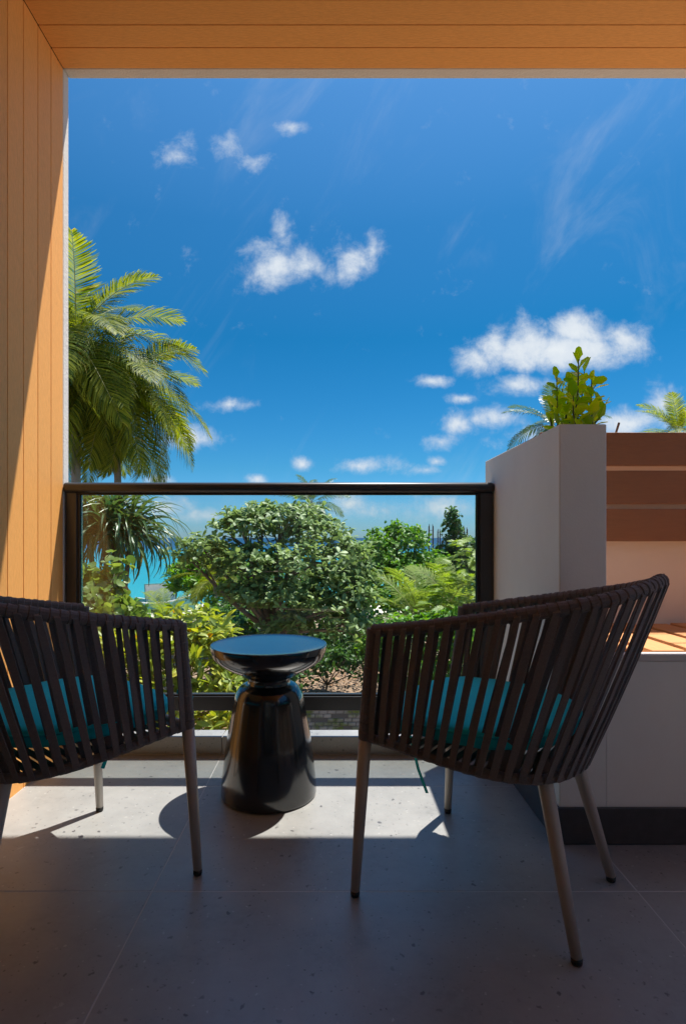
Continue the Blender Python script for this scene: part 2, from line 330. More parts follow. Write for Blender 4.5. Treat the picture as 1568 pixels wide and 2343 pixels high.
# floor of tiles
fl = tag(MB().box(XL, XR, YB, 2.303, -.25, -.0007).build('floor', 'grout'), kind='structure')
xs = [XL]+[-.4514+1.207*k for k in range(-0, 3)]+[XR]; ys = [2.302]+[2.008-.5975*k for k in range(6)]+[YB]
tcache = {}
for i in range(len(xs)-1):
    for j in range(len(ys)-1):
        x0, x1, y1, y0 = xs[i]+.0016, xs[i+1]-.0016, ys[j]-.0016, ys[j+1]+.0016
        if x0 > .66 and y0 > 1.63: continue
        bx('tile', x0, x1, y0, y1, -.012, random.uniform(-.0003, .0002), 'tile', fl, bevel=.0006)
# kerb under the railing
ck = tag(MB().box(XL, .651, 2.304, 2.383, -.2, .066).build('curb', 'grout'), kind='structure')
for x0, x1 in ((XL, -.4514), (-.4514, .651)):
    bx('tile', x0+.0015, x1-.0015, 2.3, 2.385, .004, .072, 'tile', ck, bevel=.002)
sb = tag(MB().box(XL-.2, XR, -2.2, 2.37, -.5, -.252).build('floor_slab', 'plaster'), kind='structure')

# left wall, planks run up and down
lw = tag(empty('balcony_wall', (XL, 1.2, 0)), 'tall side wall clad in orange wood-look planks on the left of the balcony', 'wall')
def lc(o, p): o.location = Vector(o.location)-Vector(p.location); return o
lc(bx('backing', XL-.16, XL-.018, YB, 2.2895, -.25, 3.0, 'batten', lw), lw)
y = 2.289; pw = .0975
while y > YB:
    y0 = max(y-pw, YB)
    lc(bx('plank', XL-.018, XL, y0+.0014, y-.0014, -.002, CE-.0005, 'plank_v', lw, bevel=.0016), lw); y -= pw
lc(bx('plaster_edge', XL-.16, XL-.001, 2.2905, 2.342, -.5, 3.0, 'plaster', lw, bevel=.006), lw)

# ceiling, planks run across
ce = tag(bx('ceiling', XL-.16, XR, YB, 2.19, CE+.02, CE+.06, 'batten'), kind='structure')
ex = tag(bx('roof_slab', XL-.16, 1.46, YB, 2.435, 3.005, 3.2, 'plaster'), kind='structure')
tag(bx('roof_slab', 1.462, XR+.1, YB, 2.27, 3.005, 3.2, 'plaster'), kind='structure')
y = 2.289; k = 0
while y > YB:
    y0 = max(y-pw, YB); x1 = 1.46 if k == 0 else XR
    lc(bx('plank', XL+.001, x1, y0+.0014, y-.0014, CE, CE+.018, 'plank_h', ce, bevel=.0016), ce); y -= pw; k += 1
lc(bx('plaster_edge', XL-.0005, 1.46, 2.2905, 2.342, CE+.001, 3.003, 'plaster', ce, bevel=.006), ce)

# house wall behind the viewer with a glazed door
hw = tag(empty('house_wall', (.6, YB, 0)), 'grey house wall with a wide dark glazed door behind the balcony', 'wall')
for (a, b, c, d) in ((XL-.16, -.7, 0, 3.0), (1.9, XR+.1, 0, 3.0), (-.7, 1.9, 2.35, 3.0)):
    lc(bx('wall_panel', a, b, YB-.15, YB-.002, c, d, 'housewall', hw), hw)
for (a, b) in ((-.7, -.64), (.57, .63), (1.84, 1.9)):
    lc(bx('door_frame', a, b, YB-.1, YB-.03, .05, 2.29, 'alu', hw), hw)
for (c, d) in ((0, .05), (2.29, 2.35)): lc(bx('door_rail', -.7, 1.9, YB-.1, YB-.03, c, d, 'alu', hw), hw)
for (a, b) in ((-.64, .57), (.63, 1.84)): lc(bx('door_pane', a, b, YB-.07, YB-.062, .05, 2.29, 'glass', hw), hw)
cv = MB(); K_ = 120; top_ = [(.70+1.1*k/K_, YB-.16+.028*math.sin(k*.9)) for k in range(K_+1)]
cv.add([(x_-.6, y_-YB, z_) for z_ in (.04, 2.3) for x_, y_ in top_], [(k, k+1, K_+2+k, K_+1+k) for k in range(K_)]); cv.build('bounce_curtain', 'plaster', hw, smooth=True)  # unseen drape added behind the viewer to bounce fill light onto the balcony
lc(bx('room_interior', -1.2, 2.4, YB-.9, YB-.8, 0, 3, 'dark', hw), hw)
rw = tag(bx('side_parapet', XR, XR+.12, YB, 2.34, -.25, 1.0, 'wallcream'), 'low cream parapet closing the balcony on the right', 'wall')
tag(bx('corner_column', XR, XR+.3, YB, YB+.3, 1.0, 3.0, 'plaster'), 'white corner column at the back right of the balcony', 'column')

# planter wall
pl = tag(empty('planter', (.72, 2, 0)), 'tall narrow grey masonry planter at the right end of the railing', 'planter')
PX0, PX1, PY0, PY1, PZ = .651, .787, 1.634, 2.432, 1.208
pv = [(x-.72, y-2, z) for z in (0, PZ) for (x0_, x1_, y0_, y1_) in ((PX0, PX1, PY0, PY1), (PX0+.02, PX1-.02, PY0+.02, PY1-.02)) for x, y in ((x0_, y0_), (x1_, y0_), (x1_, y1_), (x0_, y1_))]
pf = []
for k in range(4):
    j = (k+1) % 4; pf += [(k, j, j+8, k+8), (j+4, k+4, k+12, j+12), (k+8, j+8, j+12, k+12), (j, k, k+4, j+4)]
MB().add(pv, pf).build('planter_wall', 'paint', pl, bevel=.003)
lc(bx('soil', PX0+.02, PX1-.02, PY0+.02, PY1-.02, 1.0, 1.17, 'ground', pl), pl)
lc(bx('planter_base', PX0-.0, PX1, PY0+.03, PY1, -.5, -.001, 'paint', pl), pl)
# skirting
for x0, x1, y0, y1 in ((PX0-.01, 1.012, PY0-.011, PY0-.0005), (1.014, 2.0, PY0-.011, PY0-.0005), (PX0-.0105, PX0-.0005, PY0, 2.0065), (PX0-.0105, PX0-.0005, 2.0085, 2.30)):
    o = bx('skirting', x0, x1, y0, y1, .001, .105, 'skirt', pl, bevel=.0015); lc(o, pl)
# bench
bn = tag(empty('built_in_bench', (1.4, 1.9, 0)), 'low grey masonry bench topped with orange planks, right of the planter', 'bench')
lc(bx('bench_front', PX1, XR-.001, PY0, PY0+.1, 0, .523, 'paint', bn), bn)
lc(bx('ledge', PX1, XR-.001, PY0-.003, PY0+.03, .5235, .545, 'ledge', bn, bevel=.003), bn)
lc(bx('bench_bed', PX1, XR-.001, PY0+.1, 2.23, 0, .523, 'ledge', bn), bn)
x = PX1+.025; k = 0
while x < XR-.12:
    xe = x+.097; o = bx('plank', x, xe, PY0+.033, 2.205-(.02 if k % 2 else 0), .5245, .549, 'plank_d', bn, bevel=.002); lc(o, bn); x += .124; k += 1
# back wall and slat screen
bw = tag(bx('parapet_wall', PX1+.001, XR, 2.236, 2.34, -.5, 1.262, 'wallcream'), 'cream parapet wall behind the plank-topped bench', 'wall')
ss = tag(empty('slat_screen', (1.5, 2.17, 1)), 'screen of three wide boards coloured darker for shade, fixed above the bench', 'screen')
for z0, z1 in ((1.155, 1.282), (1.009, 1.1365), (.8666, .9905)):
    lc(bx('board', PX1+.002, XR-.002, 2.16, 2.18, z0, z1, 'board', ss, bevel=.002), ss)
for x in (.795, 1.62): lc(bx('batten', x, x+.032, 2.1805, 2.235, .87, 1.25, 'alu', ss), ss)
o = MB().lathe([(.001, -.006), (.03, -.004), (.036, 0), (.03, .006), (.001, .009)], 24).build('wall_fitting', 'white', smooth=True)
o.location = (1.012*.86-.02, 2.205, 1.138); o.scale = (1.25, .7, 1); tag(o, 'small white oval fitting in the top gap of the slat screen beside the planter', 'fitting')
o = MB().tube([(0, 0, -.12), (.01, 0, 0), (.036, 0, .085)], .0045, 6).build('metal_rod', 'rust'); o.location = (1.122, 2.30, 1.262); tag(o, 'thin dark rod leaning up from behind the slat screen', 'rod')
# wire trellis over the opening
tr = tag(empty('wire_trellis', (1.9, 2.4, 2.7)), 'thin steel trellis over the open bay above the bench', 'trellis')
for x in (1.61, 1.735, 1.86, 1.985, 2.11): lc(bx('bar', x, x+.008, 2.275, 2.56, 2.70, 2.708, 'alu', tr), tr)
for y_ in (2.33, 2.50): lc(bx('bar', 1.60, 2.3, y_, y_+.008, 2.7085, 2.7165, 'alu', tr), tr)

# ------------------------------------------------------------------ railing
ra = tag(empty('balcony_railing', (-.2, 2.32, .072)), 'glass balcony railing in a dark bronze metal frame with a rounded handrail', 'railing')
def rl(o): return lc(o, ra)
hr = MB(); hp = []
prof = []
for k in range(20):
    a = 2*math.pi*k/20; cx, sx_ = math.cos(a), math.sin(a)
    prof.append((.034*math.copysign(abs(cx)**.6, cx), .0215*math.copysign(abs(sx_)**.7, sx_)))
xsr = [XL+.002, XL+.006, .640, .6495]; scl = [.93, 1, 1, .8]
vs = [(x, 2.318+p[0]*s, 1.084+p[1]*s) for x, s in zip(xsr, scl) for p in prof]
fs = [(i*20+k, (i+1)*20+k, (i+1)*20+(k+1) % 20, i*20+(k+1) % 20) for i in range(3) for k in range(20)]+[tuple(range(20)), tuple(range(79, 59, -1))]
hr.add(vs, fs); h = hr.build('handrail', 'alu', ra, smooth=True); h.location = (.2, -2.32, -.072)
mo = h.modifiers.new('es', 'EDGE_SPLIT'); mo.split_angle = R(50)
rl(bx('post', XL+.004, XL+.050, 2.300, 2.338, .0725, 1.064, 'alu', ra, bevel=.003))
rl(bx('post', .594, .648, 2.300, 2.338, .0725, 1.064, 'alu', ra, bevel=.003))
rl(bx('bottom_rail', XL+.0505, .5935, 2.298, 2.340, .178, .236, 'alu', ra, bevel=.003))
rl(bx('glazing_bead', XL+.0505, XL+.060, 2.306, 2.332, .2375, 1.063, 'gasket', ra))
rl(bx('glazing_bead', .584, .5935, 2.306, 2.332, .2375, 1.063, 'gasket', ra))
rl(bx('glazing_bead', XL+.0605, .5835, 2.306, 2.332, .2365, .243, 'gasket', ra))
rl(bx('glazing_bead', XL+.0605, .5835, 2.306, 2.332, 1.055, 1.063, 'gasket', ra))
M['glassedge'] = mat('green_glass_edge', (.03, .16, .13), .15)
for x_ in (XL+.0603, .5805): rl(bx('glass_edge', x_, x_+.003, 2.3145, 2.3235, .2435, 1.0545, 'glassedge', ra))
rl(bx('glass_panel', XL+.0635, .5803, 2.315, 2.323, .2435, 1.0545, 'glass', ra))

# ------------------------------------------------------------------ side table
tb = tag(empty('side_table', (-.222, 1.96, 0)), 'glossy black pedestal table with a flared base between the two chairs', 'table')
def spl(prof, n=5):
    out = []
    P = [prof[0]]+prof+[prof[-1]]
    for i in range(1, len(P)-2):
        p0, p1, p2, p3 = map(np.array, P[i-1:i+3])
        for k in range(n):
            t = k/n; out.append(tuple(.5*((2*p1)+(-p0+p2)*t+(2*p0-5*p1+4*p2-p3)*t*t+(-p0+3*p1-3*p2+p3)*t**3)))
    return out+[tuple(prof[-1])]
low = [(.155, .0), (.1625, .004), (.1632, .02), (.160, .06), (.1475, .169), (.134, .245), (.1215, .315), (.116, .34), (.105, .362), (.092, .374), (.08, .378)]
MB().lathe([(.001, .002)]+spl(low)+[(.001, .379)], 96).build('base', 'tabletop', tb, smooth=True)
MB().lathe([(.001, .376), (.076, .3765), (.0725, .381), (.0725, .402), (.077, .4055), (.001, .406)], 64).build('neck', 'tabletop', tb, smooth=True)
topp = [(.08, .4045), (.09, .407), (.108, .418), (.152, .440), (.183, .464), (.1965, .488), (.1995, .507), (.1985, .5135), (.1965, .5145)]
MB().lathe([(.001, .4045)]+spl(topp)+[(.1945, .5128), (.192, .5124), (.15, .5123), (.08, .5122), (.001, .5122)], 128).build('tabletop', 'tabletop', tb, smooth=True)

# ------------------------------------------------------------------ chairs
def bez(P, t):
    P = [np.array(p, float) for p in P]; a = 1-t
    return a**3*P[0]+3*a*a*t*P[1]+3*a*t*t*P[2]+t**3*P[3]
def sm(x): return x*x*(3-2*x)
TOP = [(.196, .262), (-.06, .300), (-.362, .285), (-.374, 0)]
BOT = [(.222, .252), (-.01, .262), (-.205, .225), (-.215, 0)]
def arc_table(P, n=200):
    ts = np.linspace(0, 1, n); pts = np.array([bez(P, t) for t in ts]); d = np.r_[0, np.cumsum(np.linalg.norm(np.diff(pts, axis=0), axis=1))]
    return ts, d/d[-1]
TT, TD = arc_table(TOP); BT, BD = arc_table(BOT)
def topP(q):     # q in [-1,1], +: left side front, 0 back centre
    s = 1-abs(q); p = bez(TOP, float(np.interp(s, TD, TT))); s = 1-math.sqrt((1-s)**2+.0064); z = .658+.158*(max(s, 0)**1.15)*(1-.12*s)
    return Vector((p[0], p[1]*(1 if q > 0 else -1), z))
def botP(q):
    s = 1-abs(q); p = bez(BOT, float(np.interp(s, BD, BT))); z = .393-.042*sm(min(1, s*1.25))
    return Vector((p[0], p[1]*(1 if q > 0 else -1), z))
def wrapped(mb, pts, r, pitch=.021, n=14, over=.0022):
    """tube with overlapping turns of webbing"""
    pts = [Vector(p) for p in pts]; d = [0]
    for a, b in zip(pts, pts[1:]): d.append(d[-1]+(b-a).length)
    L = d[-1]; turns = max(1, int(L/pitch)); P = []; Rr = []
    def pos(s):
        i = 0
        while i < len(d)-2 and d[i+1] < s: i += 1
        return pts[i].lerp(pts[i+1], (s-d[i])/max(1e-9, d[i+1]-d[i]))
    for k in range(turns):
        w = random.uniform(-.0004, .0006)
        for f, o in ((0.0, 0), (.12, over+w), (.55, over*.55+w), (.93, over*.25)):
            P.append(pos((k+f)/turns*L)); Rr.append(r+o)
    P.append(pts[-1]); Rr.append(r)
    mb.tube(P, Rr, n); return mb
def make_chair(loc, rz, label):
    root = tag(empty('armchair', loc, rz), label, 'chair', 'rope armchairs either side of the black table')
    tops = [topP(1-2*i/90) for i in range(91)]
    m = wrapped(MB(), tops, .0138, .0195)
    m.build('top_rim', 'strap', root, smooth=False)
    bots = [botP(1-2*i/60) for i in range(61)]
    wrapped(MB(), bots, .0105, .03, over=.0015).build('seat_rim', 'strap', root)
    MB().tube([botP(1), botP(-1)], .011, 10).build('seat_rim', 'taupe', root, smooth=True)
    # seat webbing
    v = []
    n = 24
    mb = MB()
    for k in range(n):
        q = .97*(1-k/(n-1)*1.0); a = botP(max(q, .03)); b = botP(-max(q, .03)); w = .009
        mb.box(a.x-w*.9, a.x+w*.9, b.y, a.y, a.z-.003, a.z)
    mb.build('seat_webbing', 'strap', root)
    # legs
    for s in (1, -1):
        t = topP(s); b = botP(s); f = Vector((.250, .263*s, .012))
        arm = [t+Vector((0, 0, .004)), t+Vector((.004, 0, -.05)), Vector((.214, .2575*s, .50)), b+Vector((.006, 0, -.005))]
        wrapped(MB(), arm, .0165, .022, over=.0016).build('arm_post', 'strap', root)
        m = MB(); lp = [b+Vector((.006, 0, -.005)), b.lerp(f, .5)+Vector((.003, 0, 0)), f]; m.tube(lp, [.0165, .0145, .0112], 16); lg = m.build('leg', 'taupe', root, smooth=True)
        MB().lathe([(.0100, 0), (.0115, .004), (.0116, .014)], 16, (f.x, f.y, 0)).build('rubber_foot', 'rubber', lg, smooth=True)
        h = Vector((-.158, .118*s, .362)); f = Vector((-.243, .176*s, .012))
        m = MB(); m.tube([h+(h-f)*.03, h, h.lerp(f, .5), f], [.017, .0175, .015, .0115], 16); lg = m.build('leg', 'taupe', root, smooth=True)
        MB().lathe([(.0102, 0), (.0118, .004), (.0119, .014)], 16, (f.x, f.y, 0)).build('rubber_foot', 'rubber', lg, smooth=True)
    # straps: each is one loop of webbing, outer run and inner run
    NS = 40
    for i in range(NS):
        q = 1-2*(i+.75)/(NS+.5); tw = random.uniform(-.10, .10); w = random.uniform(.0080, .0094)
        dq = .0035
        for run in (0,):
            pt = topP(q); pb = botP(q)
            tt = (topP(q+dq)-topP(q-dq)).normalized(); tbn = (botP(q+dq)-botP(q-dq)).normalized()
            ax = (pt-pb).normalized(); no = tt.cross(ax).normalized()
            cen = Vector((-.05, 0, pt.z))
            if no.dot(pt-cen) < 0: no = -no
            mb = MB()
            loop = []; K = 9
            for k in range(K):      # outer run going down, bowing slightly
                f = k/(K-1); c = pt.lerp(pb, f); out = .0165*(1-f)+.0135*f+.003*math.sin(math.pi*f)
                loop.append((c+no*out, (tt.lerp(tbn, f)).normalized(), f, 1))
            loop.append((pb-ax*.0125, tbn, 1, 0))
            for k in range(K):
                f = 1-k/(K-1); c = pt.lerp(pb, f); out = -.0135-.002*math.sin(math.pi*f)
                loop.append((c+no*out+ (topP(q+.018)-topP(q)) * (0.55*math.sin(math.pi*f*.5)), (tt.lerp(tbn, f)).normalized(), f, -1))
            loop.append((pt+ax*.0165, tt, 0, 0))
            vs = []; nl_ = len(loop)
            for k, (c, a, f, sd) in enumerate(loop):
                ww = w*(1-.18*math.exp(-(f*9)**2)-.18*math.exp(-((1-f)*9)**2))*(1 if sd >= 0 else .9)
                rot = tw*math.sin(math.pi*f)*2.2; a2 = a*math.cos(rot)+no*math.sin(rot); nn = no*(sd if sd else 0)
                if sd == 0: nn = -ax if k < K+1 else ax
                for (dx, dn) in ((-ww, -.0011), (ww, -.0011), (ww*.9, .0011), (-ww*.9, .0011)):
                    vs.append(c+a2*dx+nn*dn)
            fs = []
            for k in range(nl_):
                k2 = (k+1) % nl_
                for j in range(4): fs.append((k*4+j, k*4+(j+1) % 4, k2*4+(j+1) % 4, k2*4+j))
            mb.add(vs, fs).build('strap', 'strap', root)
    # extra corner lap over the rear legs
    for s in (1, -1):
        h = Vector((-.158, .118*s, .362)); MB().tube([h+Vector((-.004, .006*s, .035)), h, h+Vector((-.004, .003*s, -.018))], [.016, .0225, .020], 12).build('leg_collar', 'strap', root, smooth=True)
    return root
def make_cushion(loc, rz, label, ties):
    root = tag(empty('seat_cushion', loc, rz), label, 'cushion', 'teal seat cushions')
    n = 72; outline = []
    for k in range(n):
        a = 2*math.pi*k/n; c, s = math.cos(a), math.sin(a)
        e = .55 if c > 0 else .8
        x = .022+.222*math.copysign(abs(c)**e, c); yv = (.238 if c > 0 else .238-.055*abs(c)**2)*math.copysign(abs(s)**.62, s)
        outline.append((x, yv))
    m = MB(); vs = []; rings = [(.0, .0), (.55, .0), (.93, .002), (.99, .006), (1.0, .012), (1.0, .033), (.985, .042), (.9, .050), (.6, .058), (.25, .062), (.0, .063)]
    for (k_, z) in rings:
        for (x, yv) in outline: vs.append((.01+(x-.01)*k_, yv*k_, z+.0012*math.sin(x*60+yv*40)*k_))
    fs = [(i*n+k, i*n+(k+1) % n, (i+1)*n+(k+1) % n, (i+1)*n+k) for i in range(len(rings)-1) for k in range(n)]
    m.add(vs, fs).build('pad', 'teal', root, smooth=True)
    m = MB(); pts = [(x, yv, .033) for x, yv in outline]; pts.append(pts[0]); m.tube([Vector(p)*1.0 for p in pts], .0028, 6, cap=False).build('piping', 'teal', root, smooth=True)
    for t in ties:
        pts = [Vector(p) for p in t]; mb = MB(); vs = []; fs = []
        for i, p in enumerate(pts):
            d = (pts[min(i+1, len(pts)-1)]-pts[max(i-1, 0)]).normalized(); a = d.cross(Vector((.4, .8, .1))).normalized()*.0055; b = a.cross(d).normalized()*.001
            vs += [p-a-b, p+a-b, p+a+b, p-a+b]
            if i: fs += [((i-1)*4+j, (i-1)*4+(j+1) % 4, i*4+(j+1) % 4, i*4+j) for j in range(4)]
        fs += [(3, 2, 1, 0), tuple(range(len(pts)*4-4, len(pts)*4))]
        mb.add(vs, fs).build('tie', 'teal', root)
    return root
RC = ((.4109, 1.4565, 0), 2.5053); LC = ((-.7167, 1.465, 0), .8571)
make_chair(*RC, 'dark brown rope armchair right of the black table, facing away towards the sea')
make_chair(*LC, 'dark brown rope armchair left of the black table, cut off by the photo edge')
def inv(c, w):
    (x, y, _), th = c; dx, dy = w[0]-x, w[1]-y; return (dx*math.cos(th)+dy*math.sin(th), -dx*math.sin(th)+dy*math.cos(th), w[2]-.402)
def tiepts(c, a, b): 
    A = Vector(inv(c, a)); B = Vector(inv(c, b)); return [A, A.lerp(B, .3)+Vector((.004, -.004, 0)), A.lerp(B, .65)+Vector((.004, .003, 0)), B]
rt = tiepts(RC, at(930, 1665, 1.62), at(976, 1822, 1.58)); lt = tiepts(LC, at(268, 1660, 1.74), at(235, 1765, 1.72)); l2 = tiepts(LC, at(405, 1590, 1.52), at(441, 1606, 1.5))
make_cushion((*RC[0][:2], .412), RC[1], 'teal seat cushion with a long hanging tie, on the right armchair', [rt])
make_cushion((*LC[0][:2], .412), LC[1], 'teal seat cushion on the left armchair, seen between its straps', [lt, l2])

# ------------------------------------------------------------------ ground and sea
GZ = -3.9
g = MB(); nx, ny = 60, 60; gv = []
for j in range(ny+1):
    for i in range(nx+1):
        X = -45+i*1.5*1.0; Y = 2.5+j*.82
        z = GZ+.12*math.sin(X*.7)*math.cos(Y*.5)+.05*math.sin(X*2.1+Y*1.7)-max(0, (Y-32))*.045-(1.2*max(0, (Y-46)/6))
        gv.append((X, Y, z))
g.add(gv, [(j*(nx+1)+i, j*(nx+1)+i+1, (j+1)*(nx+1)+i+1, (j+1)*(nx+1)+i) for j in range(ny) for i in range(nx)])
tag(g.build('ground', 'ground', smooth=True), kind='structure')
tag(MB().add([(-400, -300, GZ-.3), (400, -300, GZ-.3), (400, 2.6, GZ-.3), (-400, 2.6, GZ-.3)], [(0, 1, 2, 3)]).build('ground', 'ground'), kind='structure')
tag(MB().add([(-20000, -20000, -4.62), (20000, -20000, -4.62), (20000, 30000, -4.62), (-20000, 30000, -4.62)], [(0, 1, 2, 3)]).build('sea', 'sea'), kind='structure')

# ------------------------------------------------------------------ leaves
def leaf_template(wid=.36, tip=.75, curl=.12, fold=.08):
    """unit leaf along +Y, normal +Z"""
    v = [(0, 0, 0)]; rows = [(.3, .62), (tip-.08, 1.0), (.9, .55)]
    for t, w in rows:
        z = -curl*t*t; v += [(-wid/2*w, t, z+fold*w), (0, t, z), (wid/2*w, t, z+fold*w)]
    v.append((0, 1, -curl))
    f = [(0, 2, 1), (0, 3, 2)]
    for k in (0, 1):
        a = 1+3*k; f += [(a, a+1, a+4, a+3), (a+1, a+2, a+5, a+4)]
    f += [(7, 8, 10), (8, 9, 10)]
    return np.array(v, float), f
def round_template():
    v = [(0, .12, 0)]
    for k in range(10):
        a = 2*math.pi*k/10; v.append((.5*math.sin(a), .5-.5*math.cos(a)*(1 if k else .7), .07*math.sin(2*a)+.05*abs(math.sin(a))))
    v[0] = (0, .5, -.02)
    return np.array(v, float), [(0, k+1, (k+1) % 10+1) for k in range(10)]
T = {'obov': leaf_template(.5, .78, .18, .05), 'lance': leaf_template(.34, .6, .2, .06), 'oval': leaf_template(.58, .55, .1, .07), 'round': round_template()}
def basis(d, n):
    d = d/np.linalg.norm(d, axis=1, keepdims=True); x = np.cross(d, n); x /= (np.linalg.norm(x, axis=1, keepdims=True)+1e-9); z = np.cross(x, d)
    return np.stack([x, d, z], axis=2)
def joined(name, tv, tf, pos, B, s, m, parent, kind=None):
    n = len(pos); nv = len(tv)
    V = np.einsum('nij,vj->nvi', B*s[:, None, None], tv)+pos[:, None, :]
    loops = np.concatenate([np.array(f) for f in tf]); lens = np.array([len(f) for f in tf])
    allL = (loops[None, :]+(np.arange(n)*nv)[:, None]).ravel(); allN = np.tile(lens, n); st = np.r_[0, np.cumsum(allN)[:-1]]
    me = bpy.data.meshes.new(name); me.vertices.add(n*nv); me.vertices.foreach_set('co', V.ravel())
    me.loops.add(len(allL)); me.loops.foreach_set('vertex_index', allL.astype(np.int32))
    me.polygons.add(len(allN)); me.polygons.foreach_set('loop_start', st.astype(np.int32)); me.polygons.foreach_set('loop_total', allN.astype(np.int32))
    me.update(calc_edges=True); me.materials.append(M[m]); o = link(bpy.data.objects.new(name, me), parent)
    if kind: o['kind'] = kind
    return o
def foliage(parent, tmpl, pos, d, nrm, s, m, nparts=0, name='foliage'):
    """nparts nearest leaves become objects of their own, the rest one part"""
    B = basis(d, nrm); tv, tf = T[tmpl]; off = np.array(parent.location)
    if nparts:
        vis = pos[:, 1]**2+pos[:, 0]**2+(pos[:, 2]-EYE)**2
        order = np.argsort(vis); near = order[:nparts]; rest = order[nparts:]
        me = bpy.data.meshes.new('leaf'); me.from_pydata([tuple(a) for a in tv], [], tf); me.materials.append(M[m])
        for i in near:
            o = bpy.data.objects.new('leaf', me); mt = Matrix([[*(B[i][r]*s[i]), pos[i][r]-off[r]] for r in range(3)]+[[0, 0, 0, 1]]); link(o, parent); o.matrix_local = mt
    else: rest = np.arange(len(pos))
    if len(rest): joined(name, tv, tf, pos[rest]-off, B[rest], s[rest], m, parent, 'stuff')
def rosettes(blobs, n, per, L, seed=0, shell=(.62, 1.05), upb=.55, open_=(45, 85), jit=.3, down=-.35, lj=.3):
    """blobs: (centre, (rx,ry,rz)). returns leaves gathered in rosettes near the surface of the blobs"""
    r = np.random.default_rng(seed); C_ = np.array([list(b[0]) for b in blobs]); Rr = np.array([b[1] for b in blobs])
    w = (Rr[:, 0]*Rr[:, 2]+Rr[:, 1]*Rr[:, 2]+Rr[:, 0]*Rr[:, 1]); w = w/w.sum(); bi = r.choice(len(blobs), n, p=w)
    dv = r.normal(size=(n, 3)); dv /= np.linalg.norm(dv, axis=1, keepdims=True)
    flip = dv[:, 2] < down; dv[flip, 2] *= -1
    rad = r.uniform(*shell, n)[:, None]; c = C_[bi]+dv*Rr[bi]*rad+r.normal(size=(n, 3))*L*.4
    ax = dv*(1-upb)+np.array([0, 0, 1])*upb+r.normal(size=(n, 3))*jit; ax /= np.linalg.norm(ax, axis=1, keepdims=True)
    P = []; D = []; Nn = []; S = []
    t1 = np.cross(ax, r.normal(size=(n, 3))); t1 /= np.linalg.norm(t1, axis=1, keepdims=True); t2 = np.cross(ax, t1)
    for k in range(per):
        a = 2*np.pi*k/per*2.4+r.uniform(-.35, .35, n); op = np.radians(r.uniform(*open_, n))
        d = ax*np.cos(op)[:, None]+(t1*np.cos(a)[:, None]+t2*np.sin(a)[:, None])*np.sin(op)[:, None]; d[:, 2] -= .12
        P.append(c+ax*(L*.22*(k/per-.5))[..., None] if False else c+ax*L*.25*(k/per-.5)); D.append(d); Nn.append(ax+r.normal(size=(n, 3))*.25); S.append(L*(1+lj*r.uniform(-1, 1, n)))
    return np.concatenate(P), np.concatenate(D), np.concatenate(Nn), np.concatenate(S)
def branches(parent, base, blobs, r0, m='bark', twigs=3, seed=0, fork=.45, name='trunk'):
    r = random.Random(seed); off = Vector(parent.location); base = Vector(base)
    cen = sum((Vector(b[0]) for b in blobs), Vector())/len(blobs); fk = base.lerp(Vector((base.x*.6+cen.x*.4, base.y*.6+cen.y*.4, cen.z)), fork)
    tk = MB(); tk.tube([base-off+Vector((0, 0, -.1)), base.lerp(fk, .3)-off+Vector((.03, 0, 0)), base.lerp(fk, .7)-off+Vector((-.04, .02, 0)), fk-off], [r0*1.25, r0, r0*.85, r0*.72], 10)
    tr_ = tk.build(name, m, parent, smooth=True)
    lm = MB()
    for b in blobs:
        c = Vector(b[0]); e = c-off; f = fk-off; mid = f.lerp(e, .5)+Vector((r.uniform(-.2, .2), r.uniform(-.2, .2), r.uniform(-.05, .25)))
        lm.tube([f, mid, e], [r0*.5, r0*.33, r0*.16], 7)
        for k in range(twigs):
            d = Vector((r.gauss(0, 1), r.gauss(0, 1), r.gauss(.3, .8))).normalized(); q = e.lerp(mid, r.uniform(0, .7)); en = e+Vector((d.x*b[1][0], d.y*b[1][1], d.z*b[1][2]))*.85
            lm.tube([q, q.lerp(en, .5)+Vector((r.uniform(-.08, .08), 0, r.uniform(-.05, .1))), en], [r0*.2, r0*.1, r0*.04], 5)
    lm.build('limbs', m, parent, smooth=True); return tr_
def B_(px, py, Y, rx, ry=None, rz=None):
    """blob at a bearing and distance, radii in metres"""
    return (at(px, py, Y), (rx, ry or rx, rz or rx*.75))

# Indian almond tree in the middle
t = tag(empty('almond_tree', (at(612, 1500, 13).x, 13.2, GZ)), 'big broad tree with grey-green rosettes of leaves in the middle behind the railing', 'tree')
bl = [B_(470,1262,12.8,.75,.8,.32),B_(560,1215,13,.8,.9,.45),B_(640,1195,13.2,.75,.8,.42),B_(720,1225,13.2,.85,.9,.45),B_(790,1275,13,.65,.8,.4),B_(560,1300,12.6,1.0,.9,.5),B_(680,1300,12.4,1.1,.9,.55),B_(780,1340,12.6,.8,.9,.5),
 B_(640,1375,12.2,.9,.8,.4),B_(740,1400,12.2,.85,.8,.5),B_(800,1440,12.0,.5,.6,.45),B_(660,1440,12.3,.7,.5,.35),B_(560,1370,12.4,.6,.5,.4),B_(830,1380,12.2,.4,.5,.4),B_(440,1285,13,.45,.5,.2),B_(600,1175,13.4,.45,.5,.22),B_(545,1190,13.3,.4,.4,.2),B_(700,1178,13.5,.5,.5,.25)]
P_, D_, N_, S_ = rosettes(bl, 1750, 7, .155, 11, shell=(.5, 1.08), upb=.6)
foliage(t, 'obov', P_, D_, N_, S_, 'lf_almond', 300); branches(t, (at(612, 1500, 13).x, 13.2, GZ), bl, .14, seed=1, twigs=5, fork=.62)
